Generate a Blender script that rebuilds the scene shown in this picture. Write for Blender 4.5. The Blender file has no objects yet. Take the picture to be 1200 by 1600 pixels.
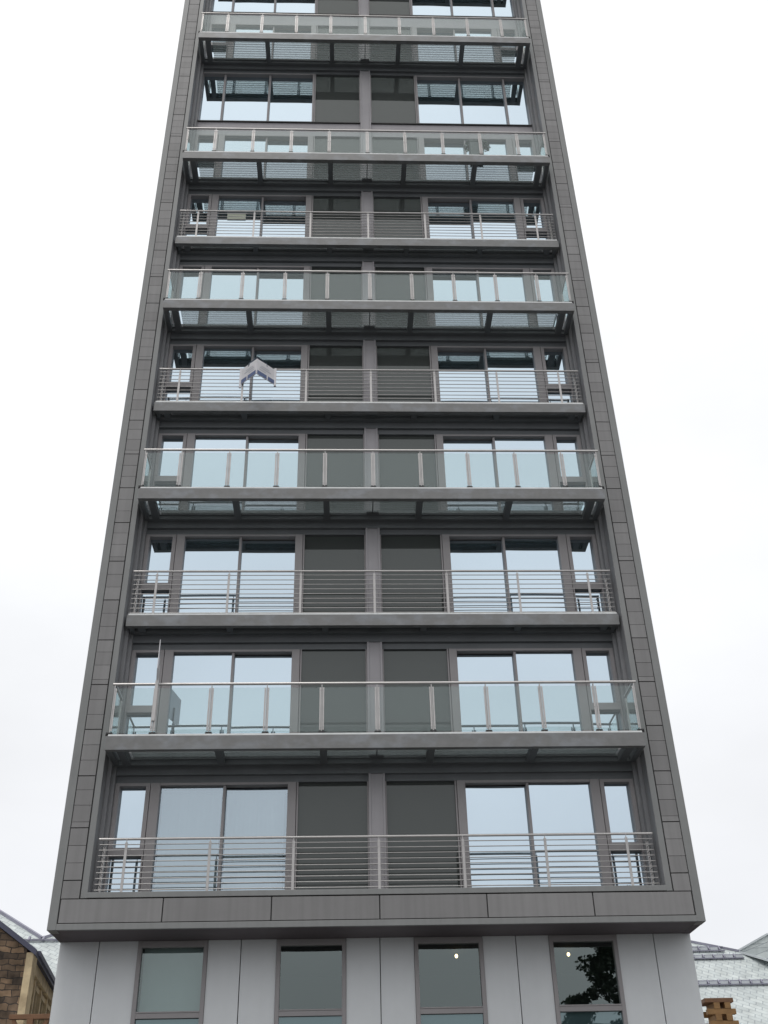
import bpy, bmesh, math, random
from mathutils import Vector, Matrix
random.seed(7)
scene = bpy.context.scene
COL = scene.collection
R = math.radians

# ------------------------------------------------------------------ camera
cam_data = bpy.data.cameras.new("camera")
cam = bpy.data.objects.new("camera", cam_data)
COL.objects.link(cam)
PITCH, YAW, ROLL = 0.58502, 0.04472, -0.02409
cp, sp, cy_, sy_ = math.cos(PITCH), math.sin(PITCH), math.cos(YAW), math.sin(YAW)
fwd = Vector((sy_ * cp, cy_ * cp, sp))
rgt = Vector((cy_, -sy_, 0.0))
upv = rgt.cross(fwd)
r2 = rgt * math.cos(ROLL) + upv * math.sin(ROLL)
u2 = -rgt * math.sin(ROLL) + upv * math.cos(ROLL)
m = Matrix((r2, u2, -fwd)).transposed().to_4x4()
m.translation = Vector((-0.6407, -19.8716, 1.6))
cam.matrix_world = m
cam_data.sensor_fit = 'VERTICAL'
cam_data.sensor_height = 36.0
cam_data.sensor_width = 27.0
cam_data.lens = 36.0 * 1650.0 / 1600.0
cam_data.clip_start = 0.1
cam_data.clip_end = 3000.0
scene.camera = cam

# ------------------------------------------------------------------ world: overcast sky
SUN_EL, SUN_AZ = R(72), R(205)
world = bpy.data.worlds.new("World")
scene.world = world
world.use_nodes = True
nt = world.node_tree
nt.nodes.clear()
def N(t, kind, **kw):
    n = t.nodes.new(kind)
    for k, v in kw.items():
        setattr(n, k, v)
    return n
w_out = N(nt, 'ShaderNodeOutputWorld')
bg = N(nt, 'ShaderNodeBackground')
sky = N(nt, 'ShaderNodeTexSky', sky_type='NISHITA', sun_disc=False, sun_elevation=SUN_EL, sun_rotation=SUN_AZ)
sky.dust_density = 4.0
tc = N(nt, 'ShaderNodeTexCoord')
sep = N(nt, 'ShaderNodeSeparateXYZ')
nt.links.new(tc.outputs['Generated'], sep.inputs[0])
ramp = N(nt, 'ShaderNodeValToRGB')
ramp.color_ramp.elements[0].position = 0.0
ramp.color_ramp.elements[0].color = (0.77, 0.785, 0.82, 1)
ramp.color_ramp.elements[1].position = 0.85
ramp.color_ramp.elements[1].color = (1.0, 1.0, 1.0, 1)
e = ramp.color_ramp.elements.new(0.30); e.color = (0.84, 0.847, 0.865, 1)
e = ramp.color_ramp.elements.new(0.50); e.color = (0.93, 0.94, 0.955, 1)
nt.links.new(sep.outputs['Z'], ramp.inputs[0])
cl = N(nt, 'ShaderNodeTexNoise')
cl.inputs['Scale'].default_value = 2.2
cl.inputs['Detail'].default_value = 5.0
mapn = N(nt, 'ShaderNodeMapping')
mapn.inputs['Scale'].default_value = (1, 1, 2.2)
nt.links.new(tc.outputs['Generated'], mapn.inputs[0])
nt.links.new(mapn.outputs[0], cl.inputs['Vector'])
cr = N(nt, 'ShaderNodeMapRange')
cr.inputs['From Min'].default_value = 0.3
cr.inputs['From Max'].default_value = 0.7
cr.inputs['To Min'].default_value = 10.9
cr.inputs['To Max'].default_value = 12.6
nt.links.new(cl.outputs['Fac'], cr.inputs['Value'])
vm = N(nt, 'ShaderNodeVectorMath', operation='SCALE')
nt.links.new(ramp.outputs['Color'], vm.inputs[0])
nt.links.new(cr.outputs[0], vm.inputs['Scale'])
mx = N(nt, 'ShaderNodeMix', data_type='RGBA')
mx.inputs['Factor'].default_value = 0.90       # thick cloud cover over the clear sky
nt.links.new(sky.outputs[0], mx.inputs['A'])
nt.links.new(vm.outputs[0], mx.inputs['B'])
nt.links.new(mx.outputs['Result'], bg.inputs['Color'])
bg.inputs['Strength'].default_value = 0.10
nt.links.new(bg.outputs[0], w_out.inputs[0])

# ------------------------------------------------------------------ sun behind cloud
sd = bpy.data.lights.new("sun", 'SUN')
sd.energy = 0.9
sd.angle = R(12)
sd.color = (1.0, 0.97, 0.93)
sun = bpy.data.objects.new("sun", sd)
COL.objects.link(sun)
sun_dir = Vector((math.sin(SUN_AZ) * math.cos(SUN_EL), math.cos(SUN_AZ) * math.cos(SUN_EL), math.sin(SUN_EL)))
sun.rotation_euler = sun_dir.to_track_quat('Z', 'Y').to_euler()
sun.location = (0, -30, 40)

scene.view_settings.view_transform = 'Standard'
scene.view_settings.look = 'None'
scene.view_settings.exposure = 0.0
scene.view_settings.gamma = 1.0
scene.cycles.max_bounces = 10
scene.cycles.transparent_max_bounces = 24
scene.cycles.glossy_bounces = 5

# ------------------------------------------------------------------ materials
MATS = {}
def mat(name):
    mt = bpy.data.materials.new(name)
    mt.use_nodes = True
    mt.node_tree.nodes.clear()
    MATS[name] = mt
    t = mt.node_tree
    o = N(t, 'ShaderNodeOutputMaterial')
    return mt, t, o

def surface(name, col, rough=0.6, metal=0.0, var=0.08, scale=1.5, bump=0.0, bscale=40.0, island=0.0, stretch=(1, 1, 1), streak=0.0, stain=None, spec=0.5):
    """painted, metal or mineral surface with soft tonal variation"""
    mt, t, o = mat(name)
    b = N(t, 'ShaderNodeBsdfPrincipled')
    b.inputs['Roughness'].default_value = rough
    b.inputs['Metallic'].default_value = metal
    b.inputs['Specular IOR Level'].default_value = spec
    c = N(t, 'ShaderNodeTexCoord')
    mp = N(t, 'ShaderNodeMapping'); mp.inputs['Scale'].default_value = stretch
    t.links.new(c.outputs['Object'], mp.inputs[0])
    n1 = N(t, 'ShaderNodeTexNoise'); n1.inputs['Scale'].default_value = scale; n1.inputs['Detail'].default_value = 8.0
    n1.inputs['Roughness'].default_value = 0.62
    t.links.new(mp.outputs[0], n1.inputs['Vector'])
    mr = N(t, 'ShaderNodeMapRange')
    mr.inputs['From Min'].default_value = 0.25; mr.inputs['From Max'].default_value = 0.75
    mr.inputs['To Min'].default_value = 1 - var; mr.inputs['To Max'].default_value = 1 + var
    t.links.new(n1.outputs['Fac'], mr.inputs['Value'])
    last = mr.outputs[0]
    if island:
        g = N(t, 'ShaderNodeNewGeometry')
        m2 = N(t, 'ShaderNodeMapRange')
        m2.inputs['To Min'].default_value = 1 - island; m2.inputs['To Max'].default_value = 1 + island
        t.links.new(g.outputs['Random Per Island'], m2.inputs['Value'])
        mu = N(t, 'ShaderNodeMath', operation='MULTIPLY')
        t.links.new(last, mu.inputs[0]); t.links.new(m2.outputs[0], mu.inputs[1]); last = mu.outputs[0]
    if streak:
        ms = N(t, 'ShaderNodeMapping'); ms.inputs['Scale'].default_value = (9, 9, 0.35)
        t.links.new(c.outputs['Object'], ms.inputs[0])
        n3 = N(t, 'ShaderNodeTexNoise'); n3.inputs['Scale'].default_value = 1.0; n3.inputs['Detail'].default_value = 4.0
        t.links.new(ms.outputs[0], n3.inputs['Vector'])
        m3 = N(t, 'ShaderNodeMapRange')
        m3.inputs['From Min'].default_value = 0.4; m3.inputs['From Max'].default_value = 0.75
        m3.inputs['To Min'].default_value = 1.0; m3.inputs['To Max'].default_value = 1 - streak
        t.links.new(n3.outputs['Fac'], m3.inputs['Value'])
        mu = N(t, 'ShaderNodeMath', operation='MULTIPLY')
        t.links.new(last, mu.inputs[0]); t.links.new(m3.outputs[0], mu.inputs[1]); last = mu.outputs[0]
    base = N(t, 'ShaderNodeRGB'); base.outputs[0].default_value = (*col, 1)
    basec = base.outputs[0]
    if stain:
        n4 = N(t, 'ShaderNodeTexNoise'); n4.inputs['Scale'].default_value = stain[1]; n4.inputs['Detail'].default_value = 5.0
        t.links.new(mp.outputs[0], n4.inputs['Vector'])
        m4 = N(t, 'ShaderNodeMapRange')
        m4.inputs['From Min'].default_value = 0.48; m4.inputs['From Max'].default_value = 0.68
        t.links.new(n4.outputs['Fac'], m4.inputs['Value'])
        mc = N(t, 'ShaderNodeMix', data_type='RGBA')
        t.links.new(m4.outputs[0], mc.inputs['Factor'])
        t.links.new(basec, mc.inputs['A']); mc.inputs['B'].default_value = (*stain[0], 1)
        basec = mc.outputs['Result']
    sc = N(t, 'ShaderNodeVectorMath', operation='SCALE')
    t.links.new(basec, sc.inputs[0]); t.links.new(last, sc.inputs['Scale'])
    t.links.new(sc.outputs[0], b.inputs['Base Color'])
    if bump:
        n2 = N(t, 'ShaderNodeTexNoise'); n2.inputs['Scale'].default_value = bscale; n2.inputs['Detail'].default_value = 4.0
        t.links.new(c.outputs['Object'], n2.inputs['Vector'])
        bp = N(t, 'ShaderNodeBump'); bp.inputs['Strength'].default_value = bump; bp.inputs['Distance'].default_value = 0.02
        t.links.new(n2.outputs['Fac'], bp.inputs['Height'])
        t.links.new(bp.outputs[0], b.inputs['Normal'])
    t.links.new(b.outputs[0], o.inputs[0])
    return mt

def mirror_glass(name, refl, fac, body, trans=0.0, tint=(0.7, 0.78, 0.78), wob=0.0, rise=0.35):
    mt, t, o = mat(name)
    g = N(t, 'ShaderNodeBsdfGlossy'); g.inputs['Roughness'].default_value = 0.0
    g.inputs['Color'].default_value = (*refl, 1)
    d = N(t, 'ShaderNodeBsdfDiffuse'); d.inputs['Color'].default_value = (*body, 1)
    inner = d.outputs[0]
    if trans > 0:
        tr = N(t, 'ShaderNodeBsdfTransparent'); tr.inputs['Color'].default_value = (*tint, 1)
        mi = N(t, 'ShaderNodeMixShader'); mi.inputs[0].default_value = trans
        t.links.new(d.outputs[0], mi.inputs[1]); t.links.new(tr.outputs[0], mi.inputs[2])
        inner = mi.outputs[0]
    ly = N(t, 'ShaderNodeLayerWeight'); ly.inputs['Blend'].default_value = 0.35
    mr = N(t, 'ShaderNodeMapRange')
    mr.inputs['To Min'].default_value = fac; mr.inputs['To Max'].default_value = min(1.0, fac + rise * (1 - fac) + 0.05)
    t.links.new(ly.outputs['Facing'], mr.inputs['Value'])
    ms = N(t, 'ShaderNodeMixShader')
    t.links.new(mr.outputs[0], ms.inputs[0]); t.links.new(inner, ms.inputs[1]); t.links.new(g.outputs[0], ms.inputs[2])
    if wob:
        c = N(t, 'ShaderNodeTexCoord')
        n2 = N(t, 'ShaderNodeTexNoise'); n2.inputs['Scale'].default_value = 1.3; n2.inputs['Detail'].default_value = 1.0
        t.links.new(c.outputs['Object'], n2.inputs['Vector'])
        bp = N(t, 'ShaderNodeBump'); bp.inputs['Strength'].default_value = wob; bp.inputs['Distance'].default_value = 0.01
        t.links.new(n2.outputs['Fac'], bp.inputs['Height']); t.links.new(bp.outputs[0], g.inputs['Normal'])
    t.links.new(ms.outputs[0], o.inputs[0])
    return mt

def sheet_glass(name, tint, fac, haze=0.0, ribs=False):
    """clear laminated sheet: tinted see-through with a sky reflection; ribs = fluted deck glass"""
    mt, t, o = mat(name)
    tr = N(t, 'ShaderNodeBsdfTransparent'); tr.inputs['Color'].default_value = (*tint, 1)
    g = N(t, 'ShaderNodeBsdfGlossy'); g.inputs['Roughness'].default_value = 0.03; g.inputs['Color'].default_value = (0.93, 1, 0.99, 1)
    lw = N(t, 'ShaderNodeLayerWeight'); lw.inputs['Blend'].default_value = 0.5
    fr = N(t, 'ShaderNodeMath', operation='POWER'); fr.inputs[1].default_value = 4.5
    t.links.new(lw.outputs['Facing'], fr.inputs[0])
    ad = N(t, 'ShaderNodeMath', operation='MULTIPLY_ADD'); ad.inputs[1].default_value = 1.0; ad.inputs[2].default_value = fac
    ad.use_clamp = True
    t.links.new(fr.outputs[0], ad.inputs[0])
    ms = N(t, 'ShaderNodeMixShader')
    t.links.new(ad.outputs[0], ms.inputs[0]); t.links.new(tr.outputs[0], ms.inputs[1]); t.links.new(g.outputs[0], ms.inputs[2])
    last = ms.outputs[0]
    if haze or ribs:
        d = N(t, 'ShaderNodeBsdfTranslucent'); d.inputs['Color'].default_value = (0.30, 0.34, 0.345, 1)
        d2 = N(t, 'ShaderNodeBsdfDiffuse'); d2.inputs['Color'].default_value = (0.26, 0.30, 0.30, 1)
        mh = N(t, 'ShaderNodeMixShader'); mh.inputs[0].default_value = 0.5
        t.links.new(d.outputs[0], mh.inputs[1]); t.links.new(d2.outputs[0], mh.inputs[2])
        m2 = N(t, 'ShaderNodeMixShader'); m2.inputs[0].default_value = haze
        if ribs:
            c = N(t, 'ShaderNodeTexCoord')
            wv = N(t, 'ShaderNodeTexWave', bands_direction='Y'); wv.inputs['Scale'].default_value = 3.9
            wv.inputs['Distortion'].default_value = 0.25
            t.links.new(c.outputs['Object'], wv.inputs['Vector'])
            mr = N(t, 'ShaderNodeMapRange')
            mr.inputs['To Min'].default_value = haze * 0.4; mr.inputs['To Max'].default_value = haze * 2.0
            t.links.new(wv.outputs['Fac'], mr.inputs['Value']); t.links.new(mr.outputs[0], m2.inputs[0])
        t.links.new(last, m2.inputs[1]); t.links.new(mh.outputs[0], m2.inputs[2])
        last = m2.outputs[0]
    t.links.new(last, o.inputs[0])
    return mt

def emitter(name, col, s):
    mt, t, o = mat(name)
    em = N(t, 'ShaderNodeEmission'); em.inputs[0].default_value = (*col, 1); em.inputs[1].default_value = s
    t.links.new(em.outputs[0], o.inputs[0])
    return mt

def coursed(name, c1, c2, mortar, bw, bh, ms=0.02, rough=0.85, bump=0.5, ysc=1.0, noise=0.25, rot=0.0, warp=0.0, nscale=2.4):
    """stone blocks or slates laid in courses, in object space"""
    mt, t, o = mat(name)
    b = N(t, 'ShaderNodeBsdfPrincipled'); b.inputs['Roughness'].default_value = rough
    c = N(t, 'ShaderNodeTexCoord'); s = N(t, 'ShaderNodeSeparateXYZ')
    t.links.new(c.outputs['Object'], s.inputs[0])
    ad = N(t, 'ShaderNodeMath', operation='ADD')
    t.links.new(s.outputs['X'], ad.inputs[0]); t.links.new(s.outputs['Y'], ad.inputs[1])
    cm = N(t, 'ShaderNodeCombineXYZ')
    ml = N(t, 'ShaderNodeMath', operation='MULTIPLY'); ml.inputs[1].default_value = ysc
    t.links.new(s.outputs['Z'], ml.inputs[0])
    t.links.new(ad.outputs[0], cm.inputs['X']); t.links.new(ml.outputs[0], cm.inputs['Y'])
    br = N(t, 'ShaderNodeTexBrick')
    br.inputs['Color1'].default_value = (*c1, 1); br.inputs['Color2'].default_value = (*c2, 1); br.inputs['Mortar'].default_value = (*mortar, 1)
    br.inputs['Scale'].default_value = 1.0
    br.inputs['Mortar Size'].default_value = ms; br.inputs['Brick Width'].default_value = bw; br.inputs['Row Height'].default_value = bh
    mpr = N(t, 'ShaderNodeMapping'); mpr.inputs['Rotation'].default_value = (0, 0, rot)
    t.links.new(cm.outputs[0], mpr.inputs[0])
    if warp:
        wn = N(t, 'ShaderNodeTexNoise'); wn.inputs['Scale'].default_value = 3.0
        t.links.new(cm.outputs[0], wn.inputs['Vector'])
        wv = N(t, 'ShaderNodeVectorMath', operation='SCALE'); wv.inputs['Scale'].default_value = warp
        t.links.new(wn.outputs['Color'], wv.inputs[0])
        wa = N(t, 'ShaderNodeVectorMath', operation='ADD')
        t.links.new(mpr.outputs[0], wa.inputs[0]); t.links.new(wv.outputs[0], wa.inputs[1])
        t.links.new(wa.outputs[0], br.inputs['Vector'])
    else:
        t.links.new(mpr.outputs[0], br.inputs['Vector'])
    n = N(t, 'ShaderNodeTexNoise'); n.inputs['Scale'].default_value = nscale; n.inputs['Detail'].default_value = 8
    t.links.new(c.outputs['Object'], n.inputs['Vector'])
    mr = N(t, 'ShaderNodeMapRange'); mr.inputs['From Min'].default_value = 0.3; mr.inputs['From Max'].default_value = 0.7
    mr.inputs['To Min'].default_value = 1 - noise; mr.inputs['To Max'].default_value = 1 + noise
    t.links.new(n.outputs['Fac'], mr.inputs['Value'])
    sc = N(t, 'ShaderNodeVectorMath', operation='SCALE')
    t.links.new(br.outputs['Color'], sc.inputs[0]); t.links.new(mr.outputs[0], sc.inputs['Scale'])
    t.links.new(sc.outputs[0], b.inputs['Base Color'])
    bp = N(t, 'ShaderNodeBump'); bp.inputs['Strength'].default_value = bump; bp.inputs['Distance'].default_value = 0.03; bp.invert = True
    t.links.new(br.outputs['Fac'], bp.inputs['Height']); t.links.new(bp.outputs[0], b.inputs['Normal'])
    t.links.new(b.outputs[0], o.inputs[0])
    return mt

M_CLAD = surface('zinc_cladding', (0.238, 0.234, 0.233), rough=0.62, var=0.10, scale=0.8, island=0.09, streak=0.13, bump=0.08, bscale=2.5)
M_TRIM = surface('zinc_trim', (0.235, 0.24, 0.237), rough=0.55, var=0.08, streak=0.08)
M_GAP = surface('shadow_gap_lining', (0.045, 0.045, 0.045), rough=0.9)
M_REVEAL = surface('reveal_panel', (0.24, 0.242, 0.25), rough=0.5, var=0.08, streak=0.12)
M_FRAME = surface('window_frame_metal', (0.31, 0.293, 0.296), rough=0.5, var=0.06)
M_COLUMN = surface('pale_column_metal', (0.36, 0.345, 0.36), rough=0.5, var=0.06, streak=0.06)
M_FASCIA = surface('galvanised_steel', (0.192, 0.193, 0.191), rough=0.5, metal=0.0, var=0.12, scale=6.0, stretch=(0.9, 1, 1.3), stain=((0.235, 0.246, 0.258), 3.2), bump=0.05)
M_BEAM = surface('painted_beam_steel', (0.15, 0.16, 0.168), rough=0.6, var=0.12)
M_SOFFIT = surface('soffit_board', (0.115, 0.098, 0.106), rough=0.7, var=0.1)
M_STEEL = surface('brushed_stainless', (0.60, 0.58, 0.565), rough=0.38, metal=0.55, var=0.08, scale=6)
M_POST = surface('post_stainless', (0.47, 0.455, 0.445), rough=0.42, metal=0.5, var=0.1, scale=6)
M_BARS = surface('stainless_bar', (0.46, 0.45, 0.44), rough=0.4, metal=0.5, var=0.08, scale=6)
M_EDGE = surface('pale_edge_strip', (0.75, 0.77, 0.76), rough=0.5, var=0.15, scale=5)
M_CLAMP = surface('black_clamp', (0.03, 0.03, 0.03), rough=0.5)
M_PANE = mirror_glass('mirror_pane', (0.705, 0.825, 0.915), 0.78, (0.06, 0.078, 0.078), wob=0.05)
M_PANEB = mirror_glass('mirror_pane_clear', (0.705, 0.825, 0.915), 0.47, (0.02, 0.03, 0.03), trans=0.97, wob=0.05)
M_SPAN = mirror_glass('dark_spandrel_glass', (0.82, 0.86, 0.85), 0.055, (0.064, 0.070, 0.067), wob=0.0, rise=0.08)
M_BPANE = mirror_glass('lower_pane', (0.80, 0.92, 0.90), 0.15, (0.018, 0.022, 0.022), trans=0.75, wob=0.04)
M_BLOW = mirror_glass('tinted_lower_pane', (0.75, 0.95, 0.98), 0.17, (0.045, 0.075, 0.08), wob=0.03)
M_GLASS = sheet_glass('balustrade_glass', (0.91, 0.945, 0.938), 0.045, haze=0.035)
M_DECK = sheet_glass('fluted_deck_glass', (0.865, 0.87, 0.868), 0.03, haze=0.27, ribs=True)
M_PANEL = surface('pale_wall_panel', (0.69, 0.71, 0.72), rough=0.5, var=0.05, scale=1.0, streak=0.02, bump=0.03, bscale=60, island=0.02)
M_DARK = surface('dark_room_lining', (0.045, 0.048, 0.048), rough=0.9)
M_BLIND = surface('white_blind_fabric', (0.85, 0.86, 0.86), rough=0.8, var=0.06)
M_ROLLER = surface('grey_roller_blind', (0.75, 0.82, 0.80), rough=0.9, var=0.05)
M_BULB = emitter('lit_bulb', (1.0, 0.72, 0.36), 9.0)
M_WHITE = surface('white_board', (0.72, 0.71, 0.73), rough=0.5, var=0.04)
M_BLUE = surface('blue_print', (0.10, 0.14, 0.27), rough=0.5, var=0.1)
M_GREYP = surface('grey_print', (0.42, 0.43, 0.47), rough=0.5, var=0.1)
M_NAVY = surface('dark_board_back', (0.045, 0.07, 0.10), rough=0.6)
M_PLANTER = surface('grey_planter', (0.20, 0.20, 0.20), rough=0.7, var=0.1)
M_LEAF = surface('leaf_green', (0.045, 0.085, 0.035), rough=0.6, var=0.35, scale=1.2, island=0.3)
M_TLEAF = surface('tree_leaf', (0.020, 0.040, 0.016), rough=0.7, var=0.35, scale=0.6, island=0.3)
M_BARK = surface('bark', (0.07, 0.055, 0.04), rough=0.9, var=0.3, bump=0.6, bscale=12)
M_STONE = coursed('dark_sandstone', (0.075, 0.056, 0.042), (0.29, 0.195, 0.12), (0.055, 0.045, 0.038), 0.30, 0.125, ms=0.009, noise=0.85, bump=0.9, warp=0.16, nscale=2.6)
M_DRESS = surface('dressed_sandstone', (0.78, 0.63, 0.40), rough=0.9, var=0.2, scale=3, bump=0.3, bscale=12, stain=((0.52, 0.40, 0.25), 2.5))
M_LEADED = surface('dark_window_recess', (0.012, 0.010, 0.009), rough=0.4, var=0.3)
M_LEAD = surface('blue_grey_lead', (0.10, 0.105, 0.16), rough=0.6, var=0.2)
M_SLATE = coursed('pale_slates', (0.60, 0.65, 0.64), (0.50, 0.55, 0.55), (0.36, 0.40, 0.42), 0.34, 0.30, ms=0.014, rough=0.45, bump=0.6, ysc=1.4, noise=0.15, rot=0.9, warp=0.04)
M_RIDGE = surface('ridge_lead', (0.30, 0.30, 0.37), rough=0.6, var=0.2)
M_GUARD = surface('snow_guard_block', (0.62, 0.66, 0.68), rough=0.6, var=0.15)
M_TIMBER = surface('golden_timber', (0.34, 0.19, 0.075), rough=0.7, var=0.25, scale=4, stretch=(1, 1, 5), bump=0.2)
M_TIMBERD = surface('weathered_timber', (0.22, 0.115, 0.06), rough=0.7, var=0.25, scale=4, bump=0.2)
M_RENDER = surface('pale_render', (0.33, 0.31, 0.28), rough=0.9, var=0.15, bump=0.2)
M_ASPH = surface('asphalt', (0.05, 0.05, 0.052), rough=0.9, var=0.2, bump=0.5, bscale=60)
M_PAVE = coursed('paving_slabs', (0.13, 0.13, 0.125), (0.11, 0.11, 0.105), (0.06, 0.06, 0.06), 0.6, 0.6, ms=0.01, noise=0.15)
M_KERB = surface('kerb_granite', (0.27, 0.27, 0.27), rough=0.8, var=0.15, bump=0.3)

# ------------------------------------------------------------------ mesh helpers
class MB:
    def __init__(s):
        s.v = []; s.f = []; s.mi = []; s.sm = []
    def add(s, vs, fs, mi=0, smooth=False):
        k = len(s.v); s.v += [tuple(v) for v in vs]
        for f in fs:
            s.f.append(tuple(i + k for i in f)); s.mi.append(mi); s.sm.append(smooth)
    def box(s, x0, x1, y0, y1, z0, z1, mi=0):
        if x0 > x1: x0, x1 = x1, x0
        if y0 > y1: y0, y1 = y1, y0
        if z0 > z1: z0, z1 = z1, z0
        s.add([(x0, y0, z0), (x1, y0, z0), (x1, y1, z0), (x0, y1, z0), (x0, y0, z1), (x1, y0, z1), (x1, y1, z1), (x0, y1, z1)],
              [(0, 3, 2, 1), (4, 5, 6, 7), (0, 1, 5, 4), (1, 2, 6, 5), (2, 3, 7, 6), (3, 0, 4, 7)], mi)
    def bar(s, a, b, w, h, mi=0, up=(0, 0, 1)):
        """rectangular bar from a to b, width w across, height h along up"""
        a = Vector(a); b = Vector(b); d = (b - a).normalized(); u = Vector(up)
        sd_ = d.cross(u).normalized(); u = sd_.cross(d).normalized()
        vs = []
        for p in (a, b):
            for i, j in ((-1, -1), (1, -1), (1, 1), (-1, 1)):
                vs.append(p + sd_ * (i * w / 2) + u * (j * h / 2))
        s.add(vs, [(0, 1, 2, 3), (7, 6, 5, 4), (0, 4, 5, 1), (1, 5, 6, 2), (2, 6, 7, 3), (3, 7, 4, 0)], mi)
    def tube(s, a, b, r, r2=None, n=10, mi=0, caps=True):
        a = Vector(a); b = Vector(b); d = (b - a).normalized()
        u = d.orthogonal().normalized(); w = d.cross(u)
        r2 = r if r2 is None else r2
        vs = []
        for p, rr in ((a, r), (b, r2)):
            for i in range(n):
                t = 2 * math.pi * i / n
                vs.append(p + u * (rr * math.cos(t)) + w * (rr * math.sin(t)))
        s.add(vs, [(i, (i + 1) % n, n + (i + 1) % n, n + i) for i in range(n)], mi, True)
        if caps:
            s.add(vs[:n], [tuple(reversed(range(n)))], mi); s.add(vs[n:], [tuple(range(n))], mi)
    def poly(s, pts, mi=0):
        s.add(pts, [tuple(range(len(pts)))], mi)
    def prism(s, pts, d, mi=0):
        """polygon pts extruded by vector d"""
        n = len(pts); d = Vector(d); top = [Vector(p) + d for p in pts]
        s.add(list(pts) + top, [tuple(reversed(range(n))), tuple(range(n, 2 * n))] + [(i, (i + 1) % n, n + (i + 1) % n, n + i) for i in range(n)], mi)
    def build(s, name, mats, parent=None, bevel=0.0):
        me = bpy.data.meshes.new(name)
        me.from_pydata(s.v, [], s.f)
        if not isinstance(mats, (list, tuple)): mats = [mats]
        for q in mats: me.materials.append(q)
        me.polygons.foreach_set('material_index', s.mi)
        me.polygons.foreach_set('use_smooth', s.sm)
        me.update()
        bm = bmesh.new(); bm.from_mesh(me)
        bmesh.ops.recalc_face_normals(bm, faces=bm.faces)
        bm.to_mesh(me); bm.free()
        o = bpy.data.objects.new(name, me)
        COL.objects.link(o)
        if parent: o.parent = parent
        if bevel:
            bv = o.modifiers.new('bevel', 'BEVEL'); bv.width = bevel; bv.segments = 2; bv.limit_method = 'ANGLE'
        return o

def tag(o, label=None, cat=None, group=None, kind=None):
    if label: o['label'] = label
    if cat: o['category'] = cat
    if group: o['group'] = group
    if kind: o['kind'] = kind
    return o
def empty(name, loc=(0, 0, 0)):
    o = bpy.data.objects.new(name, None); COL.objects.link(o); o.location = loc; o.empty_display_size = 0.3
    return o
def structure(name, mb, mt):
    return tag(mb.build(name, mt), kind='structure')
def copy_tree(o, parent=None):
    c = o.copy(); COL.objects.link(c)
    if parent: c.parent = parent
    for ch in list(o.children): copy_tree(ch, c)
    return c

# ------------------------------------------------------------------ ground and streets
g = MB(); g.box(-1200, 1200, -1200, 1200, -0.5, 0.0); structure('ground', g, M_ASPH)
g = MB(); g.box(-40, 40, -7.0, 60, 0.0, 0.13); structure('pavement', g, M_PAVE)
g = MB(); g.box(-40, 40, -7.16, -7.0, 0.0, 0.14); structure('kerb', g, M_KERB)
g = MB(); g.box(-40, 40, -60, -18.2, 0.0, 0.12); structure('pavement_opposite', g, M_PAVE)
g = MB()
for i in range(-10, 10): g.box(i * 4.0, i * 4.0 + 2.0, -12.7, -12.6, 0.0, 0.006)
structure('road_markings', g, surface('road_paint', (0.7, 0.7, 0.68), rough=0.7, var=0.15))

# ================================================================== THE TOWER
U = 2.9
Z0 = 6.417
def Z(n): return Z0 + U * n
TOPN = 13
W, WP, WI = 2.040 * U, 1.866 * U, 1.822 * U      # outer edge, panel edge, opening edge
YF = 0.565       # face of the window frames
YM = 0.700       # plane of the window glass
YG = -0.445      # fascia of glass balconies
YR = 0.085       # fascia of railed balconies
DEPTH = 12.0
ZB = Z(-0.187)   # underside of the grey frame
ZT = Z(TOPN) + 0.9
tower = empty('apartment_tower', (0, 0, 0))
tag(tower, 'tall dark grey metal clad apartment tower with glass and railed balconies', 'building')

# core body: sides and back
b = MB()
b.box(-W + 0.004, -WI - 0.03, 0.05, DEPTH, ZB + 0.01, ZT - 0.01)
b.box(WI + 0.03, W - 0.004, 0.05, DEPTH, ZB + 0.01, ZT - 0.01)
b.box(-WI - 0.03, WI + 0.03, DEPTH - 0.3, DEPTH, ZB + 0.01, ZT - 0.01)
b.box(-WI - 0.03, WI + 0.03, 0.95, DEPTH - 0.3, ZT - 0.3, ZT - 0.01)
b.build('wall', M_CLAD, tower)
# thin shadow lining behind the cladding joints
b = MB()
b.box(-W + 0.02, -WI - 0.02, 0.028, 0.05, ZB + 0.02, ZT - 0.02)
b.box(WI + 0.02, W - 0.02, 0.028, 0.05, ZB + 0.02, ZT - 0.02)
b.box(-WI - 0.02, WI + 0.02, 0.028, 0.05, ZB + 0.02, Z0 - 0.02)
b.box(-WI - 0.02, WI + 0.02, 0.028, 0.05, ZT - 0.85, ZT - 0.02)
b.build('cladding_lining', M_GAP, tower)
# frame trims
b = MB()
t_out = 1.986 * U
b.box(-W, -t_out, 0.0, 0.3, ZB, ZT); b.box(t_out, W, 0.0, 0.3, ZB, ZT)
b.box(-t_out, t_out, 0.0, 0.059, ZB, Z(-0.150)); b.box(-t_out, t_out, 0.0, 0.6, ZT - 0.12, ZT)
b.build('outer_trim', M_TRIM, tower, bevel=0.006)
b = MB()
b.box(-WP + 0.012, -WI, 0.0, YM + 0.25, Z(0.0), ZT - 0.85); b.box(WI, WP - 0.012, 0.0, YM + 0.25, Z(0.0), ZT - 0.85)
b.box(-WP + 0.012, WP - 0.012, 0.002, YM + 0.05, Z(0.002), Z(0.036)); b.box(-WP + 0.012, WP - 0.012, 0.002, 1.0, ZT - 0.93, ZT - 0.85)
b.build('opening_trim', M_TRIM, tower, bevel=0.006)
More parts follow.
